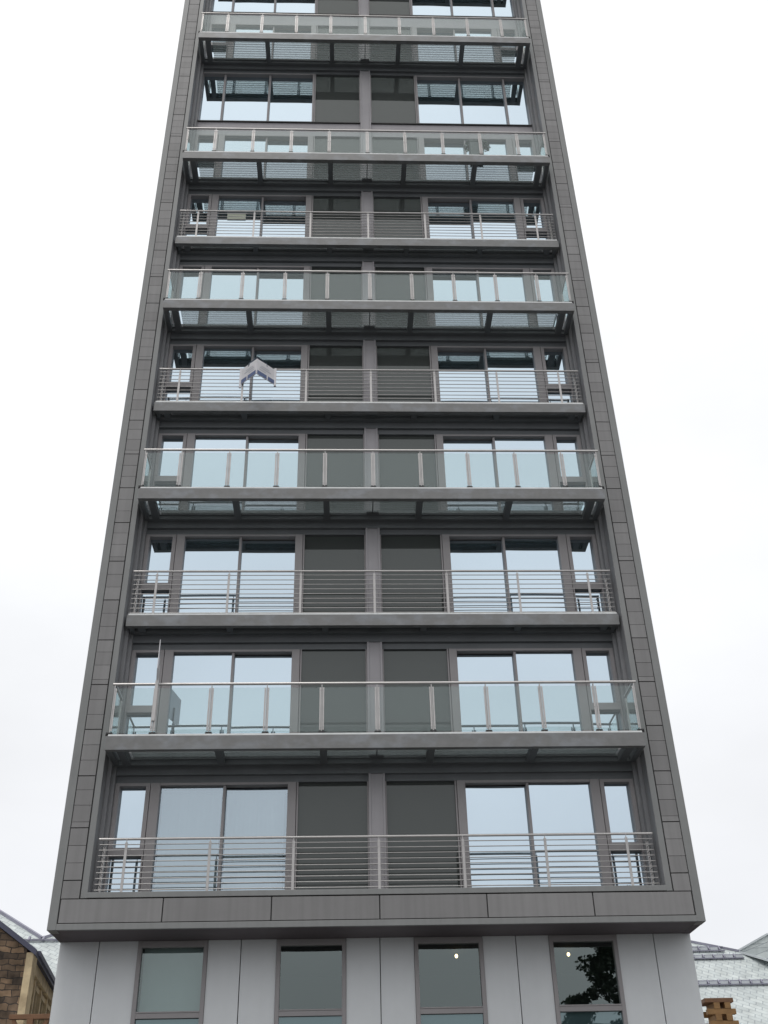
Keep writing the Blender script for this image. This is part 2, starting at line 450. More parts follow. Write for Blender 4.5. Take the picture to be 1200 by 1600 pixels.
# pier panels: thick joints at .11 .44 .78, folded seams between
joints = []
for n in range(0, TOPN + 1):
    for fr, k in ((0.0, 0), (0.11, 1), (0.218, 0), (0.327, 0), (0.44, 1), (0.478, 0), (0.588, 0), (0.69, 0), (0.785, 1), (0.893, 0)):
        joints.append((n + fr, k))
joints = [j for j in joints if j[0] > 0.03 and Z(j[0]) < ZT - 0.95]
b = MB()
for sx in (-1, 1):
    xa, xb = sx * (WP + 0.012), sx * (t_out - 0.014)
    prev = Z(0.0) + 0.0 ; pg = 0.0
    for nn, k in joints + [(None, 1)]:
        z = Z(nn) if nn is not None else ZT - 0.87
        gp = 0.009 if k else 0.003
        dy = random.uniform(0, 0.003)
        b.box(xa, xb, 0.004 + dy, 0.027, prev + pg, z - gp)
        prev, pg = z, gp
# bottom band panels and top band
xs = [-t_out + 0.014, -1.347 * U, -0.675 * U, 0.0, 0.675 * U, 1.347 * U, t_out - 0.014]
for i in range(6):
    b.box(xs[i] + 0.011, xs[i + 1] - 0.011, 0.004 + 0.001 * (i % 3), 0.027, Z(-0.150) + 0.014, Z0 - 0.016)
    b.box(xs[i] + 0.011, xs[i + 1] - 0.011, 0.004 + 0.001 * (i % 3), 0.027, ZT - 0.84, ZT - 0.135)
b.build('cladding_panels', M_CLAD, tower, bevel=0.0025)
# reveals of the recess
b = MB()
for s in (-1, 1):
    b.box(s * (WI - 0.001), s * (WI + 0.05), 0.02, YM + 0.3, Z0, ZT - 0.9)
    b.box(s * 1.772 * U, s * (WI - 0.001), YF - 0.10, YM + 0.2, Z0, ZT - 0.9)
    b.box(s * 1.795 * U, s * (WI - 0.001), YF - 0.24, YF - 0.10, Z0, ZT - 0.9)
b.build('reveal', M_REVEAL, tower, bevel=0.004)
# soffit below the frame
b = MB(); b.box(-t_out + 0.002, t_out - 0.002, 0.061, DEPTH - 0.1, ZB + 0.004, ZB + 0.05); b.box(-W + 0.01, -t_out + 0.001, 0.302, DEPTH - 0.1, ZB + 0.001, ZB + 0.04); b.box(t_out - 0.001, W - 0.01, 0.302, DEPTH - 0.1, ZB + 0.001, ZB + 0.04)
b.build('soffit', M_SOFFIT, tower)
# dark lining behind the glass
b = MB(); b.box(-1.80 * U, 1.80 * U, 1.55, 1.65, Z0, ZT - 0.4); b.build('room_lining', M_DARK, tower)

def pane_mesh(x0, x1, z0, z1, y, bulge=0.0026, tilt=0.004):
    n = 10; mb = MB(); tx = random.uniform(-tilt, tilt) * 0.5; tz = random.uniform(-tilt, tilt); bu = bulge * random.uniform(0.2, 1.6)
    vs = []
    for j in range(n + 1):
        for i in range(n + 1):
            u, v = i / n, j / n
            yy = y - bu * (1 - (2 * u - 1) ** 2) * (1 - 0.6 * (2 * v - 1) ** 2) + tx * (u - 0.5) * (x1 - x0) + tz * (v - 0.5) * (z1 - z0)
            vs.append((x0 + (x1 - x0) * u, yy, z0 + (z1 - z0) * v))
    fs = [(j * (n + 1) + i, j * (n + 1) + i + 1, (j + 1) * (n + 1) + i + 1, (j + 1) * (n + 1) + i) for j in range(n) for i in range(n)]
    mb.add(vs, fs, 0, True)
    return mb

def window(x0, x1, z0, z1, fw, panes, mulls=(), trans=(), yf=YF, ym=YM, gm=None, name='window'):
    """frame from x0..x1, z0..z1 with bar width fw; panes=[(x0,x1,z0,z1,y)]"""
    x0, x1 = min(x0, x1), max(x0, x1)
    f = MB()
    f.box(x0, x0 + fw[0], yf, ym + 0.06, z0, z1); f.box(x1 - fw[1], x1, yf, ym + 0.06, z0, z1)
    f.box(x0 + fw[0], x1 - fw[1], yf + 0.003, ym + 0.06, z1 - fw[2], z1); f.box(x0 + fw[0], x1 - fw[1], yf + 0.003, ym + 0.06, z0, z0 + fw[3])
    for (xm, w, ya) in mulls: f.box(xm - w / 2, xm + w / 2, ya, ym + 0.05, z0 + fw[3], z1 - fw[2])
    for (a, c, za, zc) in trans: f.box(a, c, yf + 0.006, ym + 0.05, za, zc)
    fo = f.build(name, M_FRAME, tower, bevel=0.004)
    for (a, c, za, zc, y) in panes:
        pane_mesh(min(a, c), max(a, c), za, zc, y).build('pane', gm or M_PANE, fo)
    return fo

for n in range(TOPN):
    duplex_low = n in (7, 9, 11)
    duplex_up = n in (8, 10, 12)
    zb = Z(n) + (0.10 if n == 0 else 0.02)
    zh = Z(n + (0.735 if duplex_low else 0.80))
    if duplex_up: zb, zh = Z(n - 0.04), Z(n + 0.805)
    gm = M_PANEB if n == 0 else M_PANE
    for s in (-1, 1):
        if not duplex_up:
            # corner window: narrow, with a low transom
            xo, xi = s * 1.772 * U, s * 1.538 * U
            a, c = s * 1.743 * U, s * 1.566 * U
            fwl = abs(xo - a); fwr = abs(c - xi)
            fw = (fwl, fwr, 0.06, 0.05) if s < 0 else (fwr, fwl, 0.06, 0.05)
            zt0, zt1 = Z(n + 0.312), Z(n + 0.366)
            fm = window(xo, xi, zb, zh, (0.03, 0.03, 0.06, 0.05), [(s * 1.762 * U, s * 1.548 * U, zb + 0.05, zt0, YM), (a, c, zt1, zh - 0.06, YM + 0.004)], trans=[(min(xo, xi) + 0.03, max(xo, xi) - 0.03, zt0, zt1)])
            q = MB(); q.box(s * 1.762 * U, a, YF + 0.004, YM + 0.05, zt1, zh - 0.06); q.box(c, s * 1.548 * U, YF + 0.004, YM + 0.05, zt1, zh - 0.06); q.build('sash', M_FRAME, fm)
            # sliding doors
            xo, xi = s * 1.534 * U, s * 0.549 * U
            a, c, mm = s * 1.470 * U, s * 0.607 * U, s * 1.037 * U
            fwl = abs(xo - a); fwr = abs(c - xi)
            fw = (fwl, fwr, 0.05, 0.05) if s < 0 else (fwr, fwl, 0.05, 0.05)
            hw = 0.026
            o_ = s * 0.0
            window(xo, xi, zb, zh, fw, [(a, mm + s * hw, zb + 0.06, zh - 0.06, YM - 0.035), (mm - s * hw, c, zb + 0.06, zh - 0.075, YM + 0.03)],
                   mulls=[(mm, 2 * hw, YF + 0.045)], gm=gm if s < 0 else M_PANE, name='sliding_door')
            # dark glazed panel
            xo, xi = s * 0.545 * U, s * 0.056 * U
        else:
            # strip glazing with slim mullions
            xo, xi = s * 1.772 * U, s * 0.552 * U
            m1, m2 = s * 1.530 * U, s * 1.040 * U
            hw = 0.032
            window(xo, xi, zb, zh, (0.02 if s < 0 else 0.06, 0.06 if s < 0 else 0.02, 0.05, 0.03),
                   [(xo, m1 + s * hw, zb + 0.03, zh - 0.05, YM), (m1 - s * hw, m2 + s * hw, zb + 0.03, zh - 0.05, YM), (m2 - s * hw, xi, zb + 0.03, zh - 0.05, YM)],
                   mulls=[(m1, 2 * hw, YF + 0.05), (m2, 2 * hw, YF + 0.05)], name='strip_window')
            xo, xi = s * 0.549 * U, s * 0.056 * U
        f = MB()
        x0, x1 = min(xo, xi), max(xo, xi)
        f.box(x0, x0 + 0.03, YF + 0.01, YM, zb, zh); f.box(x1 - 0.03, x1, YF + 0.01, YM, zb, zh)
        f.box(x0 + 0.03, x1 - 0.03, YF + 0.02, YM, zb, zb + 0.03)
        fo = f.build('spandrel_frame', M_FRAME, tower)
        pane_mesh(x0 + 0.03, x1 - 0.03, zb + 0.03, zh, YF + 0.07, bulge=0.001).build('dark_panel', M_SPAN, fo)
    # wall above the heads, behind the balcony
    f = MB()
    top = Z(n + 1) if not duplex_low else Z(n + 0.955)
    f.box(-1.772 * U, 1.772 * U, YF + 0.015, YM + 0.1, zh + 0.002, top + (0.0 if duplex_low else 0.015))
    f.build('spandrel_band', M_COLUMN if duplex_low else M_BEAM, tower)  # darker tone under balconies is their shade put into the colour; unshaded bands stay pale
    if duplex_low:
        f = MB(); f.box(-1.772 * U, 1.772 * U, YF - 0.03, YF + 0.015, Z(n + 0.942), Z(n + 0.955)); f.build('sill', M_CLAMP, tower)
# centre column
f = MB()
f.box(-0.052 * U, 0.052 * U, YF - 0.035, YM + 0.08, Z0 + 0.06, ZT - 0.95)
f.box(-0.056 * U, -0.041 * U, YF - 0.055, YF - 0.035, Z0 + 0.06, ZT - 0.95); f.box(0.041 * U, 0.056 * U, YF - 0.055, YF - 0.035, Z0 + 0.06, ZT - 0.95)
f.build('centre_column', M_COLUMN, tower, bevel=0.004)

# ---------------------------------------------------------------- balconies
def slab(n, yfr, hw, th):
    o = MB()
    z1, z0 = Z(n), Z(n) - th
    # steel channel along the front: web and flanges
    o.box(-hw, hw, yfr, yfr + 0.02, z0, z1)
    o.box(-hw, hw, yfr + 0.02, yfr + 0.12, z1 - 0.02, z1 - 0.001); o.box(-hw, hw, yfr + 0.02, yfr + 0.12, z0 + 0.001, z0 + 0.02)
    o.box(-hw, -hw + 0.02, yfr + 0.02, 0.42, z0 + 0.002, z1 - 0.002); o.box(hw - 0.02, hw, yfr + 0.02, 0.42, z0 + 0.002, z1 - 0.002)
    root = o.build('balcony', M_FASCIA, tower, bevel=0.004)
    # ledger beam at the wall
    o = MB(); o.box(-1.79 * U, 1.79 * U, 0.40, YF - 0.06, Z(n) - 0.27, Z(n) - 0.03); o.box(-1.79 * U, 1.79 * U, YF - 0.06, YF + 0.012, Z(n) - 0.44, Z(n) - 0.05)
    o.box(-1.79 * U, 1.79 * U, 0.37, 0.40, Z(n) - 0.17, Z(n) - 0.125)
    o.build('ledger_beam', M_BEAM, root)
    # cross beams
    for x, w in ((-1.700, 0.052), (-1.060, 0.046), (-0.362, 0.046), (0.362, 0.046), (1.060, 0.046), (1.700, 0.052), (-1.772, 0.03), (1.772, 0.03)):
        o = MB(); x *= U; w *= U
        o.box(x - w / 2, x + w / 2, yfr + 0.06, 0.40, z0 + 0.006, z0 + 0.022); o.box(x - w / 2, x + w / 2, yfr + 0.06, 0.40, Z(n) - 0.14, Z(n) - 0.126)
        o.box(x - 0.012, x + 0.012, yfr + 0.06, 0.40, z0 + 0.022, Z(n) - 0.14)
        o.box(x - w / 2, x - w / 2 + 0.012, yfr + 0.06, 0.40, z0 + 0.022, Z(n) - 0.14)
        o.box(x + w / 2 - 0.012, x + w / 2, yfr + 0.06, 0.40, z0 + 0.022, Z(n) - 0.14)
        o.build('cross_beam', M_BEAM, root)
    o = MB()
    o.box(-1.66 * U, 1.66 * U, yfr + 0.04, 0.39, Z(n) - 0.120, Z(n) - 0.095)
    o.build('glass_deck', M_DECK, root)
    o = MB(); o.box(-0.012, 0.012, yfr + 0.1, 0.40, Z(n) - 0.15, Z(n) - 0.125); o.box(-0.14, 0.14, 0.3, 0.38, Z(n) - 0.155, Z(n) - 0.13)
    o.build('deck_joint', M_BEAM, root)
    o = MB(); o.box(-hw + 0.03, hw - 0.03, yfr + 0.002, yfr + 0.05, z1, z1 + 0.034); o.build('edge_strip', M_EDGE, root)
    return root

def glass_balcony(n):
    hw = 1.796 * U
    root = slab(n, YG, hw, 0.278)
    yb = YG + 0.035
    posts = [-1.782, -1.5, -1.127, -0.75, -0.375, 0.002, 0.376, 0.751, 1.127, 1.5, 1.782]
    zt = Z(n) + 1.075
    for i, x in enumerate(posts):
        x *= U
        o = MB()
        o.box(x - 0.009, x + 0.009, yb - 0.02, yb + 0.05, Z(n) + 0.01, zt - 0.02)
        for s in (-1, 1):
            if (i == 0 and s < 0) or (i == 10 and s > 0): continue
            o.box(x + s * 0.016, x + s * 0.046, yb - 0.026, yb - 0.014, Z(n) + 0.10, Z(n) + 0.99)
            for zz in (0.16, 0.55, 0.93): o.tube((x + s * 0.031, yb - 0.034, Z(n) + zz), (x + s * 0.031, yb - 0.02, Z(n) + zz), 0.010, n=6)
        o.build('post', M_POST, root, bevel=0.002)
        o = MB(); o.box(x - 0.06, x + 0.06, yb - 0.03, yb + 0.05, Z(n) + 0.045, Z(n) + 0.075); o.tube((x - 0.05, yb, Z(n) + 0.02), (x - 0.05, yb, Z(n) + 0.06), 0.02, n=8); o.tube((x + 0.05, yb, Z(n) + 0.02), (x + 0.05, yb, Z(n) + 0.06), 0.02, n=8)
        o.build('clamp', M_CLAMP, root)
    for i in range(10):
        a, c = posts[i] * U + 0.014, posts[i + 1] * U - 0.014
        o = MB(); o.box(a, c, yb - 0.008, yb + 0.004, Z(n) + 0.07, Z(n) + 1.0); o.build('glass_panel', M_GLASS, root)
    # side returns
    for s in (-1, 1):
        x = s * 1.782 * U
        o = MB(); o.box(x - 0.006, x + 0.006, yb + 0.06, YF - 0.32, Z(n) + 0.07, Z(n) + 1.0); o.build('glass_panel', M_GLASS, root)
        o = MB(); o.box(x - 0.02, x + 0.02, YF - 0.30, YF - 0.25, Z(n), Z(n) + 1.03); o.build('post', M_POST, root)
    o = MB(); zz = Z(n) + 1.085
    o.tube((-1.796 * U, yb, zz), (1.800 * U, yb, zz), 0.028, n=14)
    for s in (-1, 1): o.tube((s * 1.782 * U, yb, zz), (s * 1.782 * U, YF - 0.27, zz), 0.024, n=12)
    o.build('handrail', M_STEEL, root)
    return root

def rails(n, yb, root, base):
    posts = [-1.62, -1.085, -0.548, 0.002, 0.548, 1.085, 1.62]
    z0 = base
    zt = Z(n) + 1.085
    for x in posts:
        x *= U
        o = MB(); o.box(x - 0.025, x + 0.025, yb - 0.026, yb - 0.014, z0, zt - 0.07)
        o.tube((x, yb - 0.02, zt - 0.12), (x, yb - 0.02, zt - 0.005), 0.009, n=8)
        for zz in (0.05, 0.11): o.tube((x, yb - 0.032, zt - 0.07 - zz), (x, yb - 0.014, zt - 0.07 - zz), 0.012, n=6)
        o.build('post', M_POST, root, bevel=0.002)
    hw = 1.792 * U
    k = 9
    for i in range(k):
        z = z0 + 0.045 + (zt - 0.10 - z0 - 0.045) * i / (k - 1)
        o = MB(); o.tube((-hw, yb, z), (hw, yb, z), 0.0095, n=8)
        for s in (-1, 1): o.tube((s * (hw - 0.06), yb, z), (s * (hw - 0.06), YF - 0.27, z), 0.0085, n=6)
        o.build('rail', M_BARS, root)
    o = MB(); o.tube((-hw - 0.02, yb, zt), (hw + 0.02, yb, zt), 0.024, n=14)
    o.build('handrail', M_STEEL, root)
    for s in (-1, 1):
        o = MB(); x = s * (hw - 0.06); o.box(x - 0.025, x + 0.025, YF - 0.30, YF - 0.27, z0, zt - 0.1); o.build('post', M_POST, root)

def rail_balcony(n):
    root = slab(n, YR, 1.806 * U, 0.262)
    rails(n, YR + 0.04, root, Z(n) + 0.02)
    return root

for n in (1, 3, 5, 7, 9, 11): glass_balcony(n)
for n in (2, 4, 6): rail_balcony(n)
b = MB(); b.box(-1.79 * U, 1.79 * U, 0.06, 0.55, Z(0) + 0.095, Z(0) + 0.118)
sill0 = b.build('sill_plate', M_TRIM, tower)
rails(0, YR + 0.02, sill0, Z(0) + 0.118)

# ---------------------------------------------------------------- recessed lower storeys
YBF = 1.02
b = MB()
wins = [-1.315, -0.432, 0.450, 1.325]
hwn = 0.222 * U
ZTOPW = ZB - 0.0
Wb = 2.035 * U
for z0, z1 in ((1.9, ZTOPW + 0.02),):
    edges = [-Wb]
    for c in wins: edges += [c * U - hwn, c * U + hwn]
    edges.append(Wb)
    mids = [-1.785, -0.882, 0.008, 0.888, 1.79]
    for i in range(5):
        a, c = edges[2 * i], edges[2 * i + 1]; mm = mids[i] * U
        b.box(a + 0.004, mm - 0.008, YBF, YBF + 0.10, z0, z1); b.box(mm + 0.008, c - 0.004, YBF + 0.001, YBF + 0.10, z0, z1)
# lower plinth panels
for i in range(6):
    a = -Wb + i * (2 * Wb / 6); b.box(a + 0.006, a + 2 * Wb / 6 - 0.006, YBF + 0.002, YBF + 0.1, 0.14, 1.885)
for s in (-1, 1):
    for k in range(8):
        ya = YBF + 0.012 + k * (DEPTH - YBF - 0.02) / 8; yb2 = YBF + (k + 1) * (DEPTH - YBF - 0.02) / 8
        b.box(s * (Wb - 0.10), s * (Wb - 0.001), ya + (0.09 if k == 0 else 0), yb2, 0.14, ZB + 0.01)
b.build('pale_panels', M_PANEL, tower, bevel=0.003)
b = MB(); b.box(-Wb + 0.1, Wb - 0.1, YBF + 0.101, YBF + 0.13, 0.13, ZB)
# openings are cut by leaving the lining out where windows stand
b = MB()
edges2 = [-Wb + 0.1] + [q for c in wins for q in (c * U - hwn, c * U + hwn)] + [Wb - 0.1]
for i in range(5): b.box(edges2[2 * i], edges2[2 * i + 1], YBF + 0.101, YBF + 0.14, 0.13, ZB)
b.box(-Wb + 0.1, Wb - 0.1, YBF + 0.101, YBF + 0.135, 0.13, 1.9)
b.build('panel_lining', M_GAP, tower)
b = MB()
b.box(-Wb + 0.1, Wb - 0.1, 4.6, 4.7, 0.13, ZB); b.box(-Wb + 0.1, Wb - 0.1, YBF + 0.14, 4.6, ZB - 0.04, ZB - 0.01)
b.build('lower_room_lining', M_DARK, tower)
for c in wins:
    x0, x1 = c * U - hwn, c * U + hwn
    f = MB(); fw = 0.075
    zt_ = Z(-0.226); zs0, zs1 = Z(-0.640), Z(-0.603)
    f.box(x0, x0 + fw, YBF - 0.03, YBF + 0.12, 1.9, ZB); f.box(x1 - fw, x1, YBF - 0.03, YBF + 0.12, 1.9, ZB)
    f.box(x0 + fw, x1 - fw, YBF - 0.027, YBF + 0.12, zt_, ZB); f.box(x0 + fw, x1 - fw, YBF - 0.027, YBF + 0.12, zs0, zs1)
    f.box(x0 + fw, x1 - fw, YBF - 0.027, YBF + 0.12, 1.9, 1.98); f.box(x0 + fw, x1 - fw, YBF - 0.027, YBF + 0.12, 3.28, 3.36)
    f.box(x0 + fw, x1 - fw, YBF - 0.04, YBF - 0.028, zs1 - 0.02, zs1 + 0.004)
    fo = f.build('window', M_FRAME, tower, bevel=0.004)
    pane_mesh(x0 + fw, x1 - fw, zs1, zt_, YBF + 0.04, bulge=0.002, tilt=0.002).build('pane', M_BPANE, fo)
    pane_mesh(x0 + fw, x1 - fw, 3.36, zs0, YBF + 0.04).build('pane', M_BLOW, fo)
    pane_mesh(x0 + fw, x1 - fw, 1.98, 3.28, YBF + 0.04).build('pane', M_BLOW, fo)

# ================================================================== things in and on the tower
def blinds(x0, x1, label):
    root = empty('vertical_blind', ((x0 + x1) / 2, 0.92, Z(0) + 0.1))
    o = MB(); o.box(x0 - root.location.x, x1 - root.location.x, -0.03, 0.03, 2.12, 2.17); o.build('head_rail', M_WHITE, root)
    o = MB(); n = int((x1 - x0) / 0.088)
    for i in range(n):
        x = x0 + 0.044 + i * (x1 - x0 - 0.05) / n - root.location.x
        a = R(28 + random.uniform(-6, 6)); dx, dy = 0.05 * math.cos(a), 0.05 * math.sin(a)
        o.add([(x - dx, -dy, 0.03), (x + dx, dy, 0.03), (x + dx, dy, 2.12), (x - dx, -dy, 2.12)], [(0, 1, 2, 3)])
    o.build('slats', M_BLIND, root)
    tag(root, label, 'blind', 'vertical blinds in the lowest balcony row')
blinds(-1.465 * U, -1.05 * U, 'vertical blind behind the outer door pane, left side of the lowest railed storey')
blinds(-1.02 * U, -0.615 * U, 'vertical blind behind the left door pane next to the dark panel, lowest storey')
# blind behind the first of the four lower windows
o = MB(); o.box(wins[0] * U - 0.55, wins[0] * U + 0.55, YBF + 0.2, YBF + 0.215, 3.4, ZB - 0.05); o.tube((wins[0] * U - 0.56, YBF + 0.205, 3.4), (wins[0] * U + 0.56, YBF + 0.205, 3.4), 0.018)
tag(o.build('roller_blind', M_ROLLER), 'grey green roller blind behind the leftmost window of the pale lower wall', 'blind')
for i, (x, lab) in enumerate(((1.56, 'small lit bulb behind the third window from the left in the pale wall'), (3.78, 'small lit bulb behind the rightmost window of the pale wall'))):
    root = empty('pendant_lamp', (x, 2.2, 5.76))
    o = MB(); o.tube((0, 0, 0.035), (0, 0, 0.09), 0.016, n=8)
    o.box(-0.004, 0.004, -0.004, 0.004, 0.08, ZB - 5.80); o.build('cord', M_CLAMP, root)
    bm = bmesh.new(); bmesh.ops.create_icosphere(bm, subdivisions=2, radius=0.030)
    for v in bm.verts: v.co.z *= 1.25
    me = bpy.data.meshes.new('bulb'); bm.to_mesh(me); bm.free(); me.materials.append(M_BULB)
    for p in me.polygons: p.use_smooth = True
    bo = bpy.data.objects.new('bulb', me); COL.objects.link(bo); bo.parent = root
    tag(root, lab, 'lamp', 'lit bulbs behind the lower windows')

# V-shaped board sign on the fourth-level rail
root = empty('sign_board', (-2.78, YR + 0.0, Z(4) + 0.62))
tag(root, 'white and blue V shaped letting sign fixed to the outside of a balcony railing', 'sign')
for s in (-1, 1):
    o = MB()
    pts = [(0, -0.42, -0.06), (s * 0.42, 0.0, -0.06), (s * 0.42, 0.0, 0.42), (0, -0.42, 0.42)]
    o.prism(pts, (0.0, 0.018, 0.0))
    o.build('board', M_WHITE, root)
    d = Vector((s * 0.42, 0.42, 0)).normalized()
    def quad(t0, t1, za, zb2, mi, mb):
        p0 = Vector((0, -0.424, 0)) + d * t0; p1 = Vector((0, -0.424, 0)) + d * t1
        n_ = Vector((s * 0.0, -0.003, 0))
        mb.add([p0 + n_ + Vector((0, 0, za)), p1 + n_ + Vector((0, 0, za)), p1 + n_ + Vector((0, 0, zb2)), p0 + n_ + Vector((0, 0, zb2))], [(0, 1, 2, 3)], mi)
    pr = MB()
    quad(0.03, 0.33, -0.05, 0.07, 0, pr); quad(0.37, 0.57, -0.05, 0.07, 0, pr)
    quad(0.10, 0.46, 0.19, 0.215, 1, pr); quad(0.14, 0.40, 0.25, 0.27, 1, pr); quad(0.08, 0.30, 0.125, 0.145, 1, pr)
    pr.build('print', [M_BLUE, M_GREYP], root)
o = MB(); o.prism([(-0.24, -0.20, 0.36), (0.24, -0.20, 0.36), (0.22, -0.20, 0.47), (0.0, -0.34, 0.56), (-0.22, -0.20, 0.47)], (0, 0.015, 0))
o.build('back_board', M_NAVY, root)
o = MB(); o.box(-0.45, -0.40, -0.02, 0.02, -0.16, 0.46); o.box(0.40, 0.45, -0.02, 0.02, -0.10, 0.46); o.build('end_post', M_WHITE, root)

# flag board on the first balcony
root = empty('flag_sign', (-1.5 * U, YG + 0.02, Z(1)))
tag(root, 'thin board sign seen edge on, jutting out above the lowest glass balustrade', 'sign')
o = MB(); o.box(-0.03, 0.03, -0.04, 0.0, 0.3, 1.15); o.box(-0.012, 0.012, 0.0, 0.04, 0.3, 1.5); o.build('post', M_POST, root)
o = MB(); o.prism([(0.04, -0.40, 1.24), (-0.08, 0.33, 1.16), (-0.08, 0.33, 1.84), (0.04, -0.40, 1.86)], (0.014, 0, 0)); o.build('board', M_WHITE, root)

# planter and shrub on the seventh-level balcony
def leaf_blob(mb, c, rad, n, size, rng, squash=(1, 1, 1)):
    for _ in range(n):
        d = Vector((rng.gauss(0, 1), rng.gauss(0, 1), rng.gauss(0, 1))).normalized() * (rad * rng.random() ** 0.4)
        p = Vector(c) + Vector((d.x * squash[0], d.y * squash[1], d.z * squash[2]))
        a = Vector((rng.gauss(0, 1), rng.gauss(0, 1), rng.gauss(0, 0.6))).normalized()
        b2 = a.cross(Vector((rng.gauss(0, 1), rng.gauss(0, 1), rng.gauss(0, 1)))).normalized()
        s_ = size * rng.uniform(0.6, 1.4)
        mb.add([p - a * s_, p + b2 * s_ * 0.45, p + a * s_, p - b2 * s_ * 0.45], [(0, 1, 2, 3)])
rng = random.Random(3)
px = 3.17
root = empty('planter', (px, -0.10, Z(7)))
tag(root, 'tall grey planter box behind a glass balustrade', 'planter')
o = MB(); o.prism([(-0.19, -0.26, 0.0), (0.19, -0.26, 0.0), (0.19, 0.06, 0.0), (-0.19, 0.06, 0.0)], (0, 0, 0.74)); o.build('box', M_PLANTER, root, bevel=0.01)
o = MB(); o.box(-0.21, 0.21, -0.28, 0.08, 0.74, 0.79); o.build('rim', M_PLANTER, root, bevel=0.005)
root = empty('shrub', (px, -0.18, Z(7) + 0.74))
tag(root, 'small green leafy shrub growing out of the grey balcony planter', 'plant')
o = MB(); leaf_blob(o, (-0.26, 0.0, -0.02), 0.13, 150, 0.03, rng, (0.6, 0.8, 1.6)); leaf_blob(o, (0.29, 0.0, 0.02), 0.17, 260, 0.035, rng, (0.9, 0.8, 1.0)); leaf_blob(o, (0, 0, 0.12), 0.16, 200, 0.035, rng, (1.6, 0.8, 0.8))
o.build('foliage', M_LEAF, root)
o = MB(); o.tube((0, 0, -0.02), (0.02, 0, 0.12), 0.012, 0.008, n=6); o.tube((0, 0, 0.06), (-0.2, 0, 0.06), 0.008, 0.005, n=5); o.tube((0, 0, 0.06), (0.25, 0, 0.08), 0.008, 0.005, n=5); o.build('stem', M_BARK, root)

# pale panel on the sixth-level door
root = empty('door_panel', (-3.72, YM - 0.07, Z(6) + 1.36))
tag(root, 'pale green panel fixed across a door pane above the uppermost railing', 'notice')
mpb = surface('pale_green_face', (0.50, 0.53, 0.42), rough=0.6)
o = MB(); o.box(-0.26, 0.26, 0.0, 0.02, 0.0, 0.22); o.build('panel', mpb, root, bevel=0.004)
o = MB(); o.box(-0.28, 0.28, -0.006, 0.0, 0.20, 0.24); o.build('top_strip', M_FRAME, root)

# ================================================================== neighbours
# left: dark sandstone building with mullioned windows
sb = empty('sandstone_building', (0, 0, 0))
tag(sb, 'blackened sandstone building with tall mullioned windows, left of the tower', 'building')
C0 = Vector((-7.32, 4.0, 0)); D1 = Vector((-0.125, 0.992, 0)); G = Vector((-0.992, -0.125, 0))
EZ = 6.36
L1 = 9.0; GW = 5.0
A = C0; Bp = C0 + D1 * L1; Cc = C0 + G * GW * 2; mid = C0 + G * GW; rise = GW * 0.66
def vz(v, z): return Vector((v.x, v.y, z))
o = MB()
o.prism([vz(A, 0), vz(Cc, 0), vz(Cc, EZ), vz(mid, EZ + rise), vz(A, EZ)], D1 * 0.45)
o.prism([vz(Bp - D1 * 0.45, 0), vz(Bp - D1 * 0.45 + G * 2 * GW, 0), vz(Bp - D1 * 0.45 + G * 2 * GW, EZ), vz(Bp - D1 * 0.45 + G * GW, EZ + rise), vz(Bp - D1 * 0.45, EZ)], D1 * 0.45)
o.bar(vz(A + D1 * 0.45 + G * 0.3, 2.2), vz(Bp - D1 * 0.45 + G * 0.3, 2.2), 0.45, 4.4)
o.bar(vz(Cc + D1 * 0.45 - G * 0.25, EZ / 2), vz(Bp + G * 2 * GW - D1 * 0.45 - G * 0.25, EZ / 2), 0.45, EZ)
o.build('wall', M_STONE, sb)
o = MB()   # dressed quoin, lintel, sill of the window bay
o.bar(vz(A + D1 * 0.17 - G * 0.02, 2.5), vz(A + D1 * 0.17 - G * 0.02, 6.3), 0.34, 0.3, up=(1, 0, 0))
o.bar(vz(A + D1 * 0.2 + G * 0.05, 6.17), vz(Bp + G * 0.05, 6.17), 0.26, 0.22)
o.bar(vz(A + D1 * 0.2 - G * 0.03, 4.45), vz(Bp - G * 0.03, 4.45), 0.4, 0.16)
o.build('dressings', M_DRESS, sb)
o = MB()
o.bar(vz(A + D1 * 0.3 - G * 0.16, 6.34), vz(Bp + D1 * 0.2 - G * 0.16, 6.34), 0.16, 0.10)
o.build('gutter', M_LEAD, sb)
for k in range(6):
    s0 = 0.36 + k * 1.22
    p0 = A + D1 * s0; p1 = A + D1 * (s0 + 1.22)
    o = MB(); o.bar(vz(p0, 5.27), vz(p0 + D1 * 0.13, 5.27), 0.10, 1.52)
    o.bar(vz(p0 + D1 * 0.13 + G * 0.02, 5.96), vz(p1 + G * 0.02, 5.96), 0.06, 0.10); o.bar(vz(p0 + D1 * 0.13 + G * 0.02, 4.62), vz(p1 + G * 0.02, 4.62), 0.06, 0.14)
    for q in (0.52, 0.90): o.bar(vz(p0 + D1 * q + G * 0.02, 5.29), vz(p0 + D1 * (q + 0.06) + G * 0.02, 5.29), 0.035, 1.22)
    wo = o.build('window', M_DRESS, sb)
    o = MB(); o.bar(vz(p0 + D1 * 0.13 + G * 0.05, 5.25), vz(p1 + G * 0.05, 5.25), 0.02, 1.5); o.build('pane', M_LEADED, wo)
o = MB()   # roof slopes with verge
for (e0, e1) in ((A - G * 0.20 - D1 * 0.10, 1), (Cc + G * 0.2 - D1 * 0.10, -1)):
    ea = vz(e0, EZ - 0.13); ra = vz(mid - D1 * 0.12, EZ + rise + 0.07)
    dd = D1 * (L1 + 0.2)
    o.prism([ea, ra, ra + Vector((0, 0, 0.12)), ea + Vector((0, 0, 0.12))], dd)
o.build('roof', M_LEAD, sb)

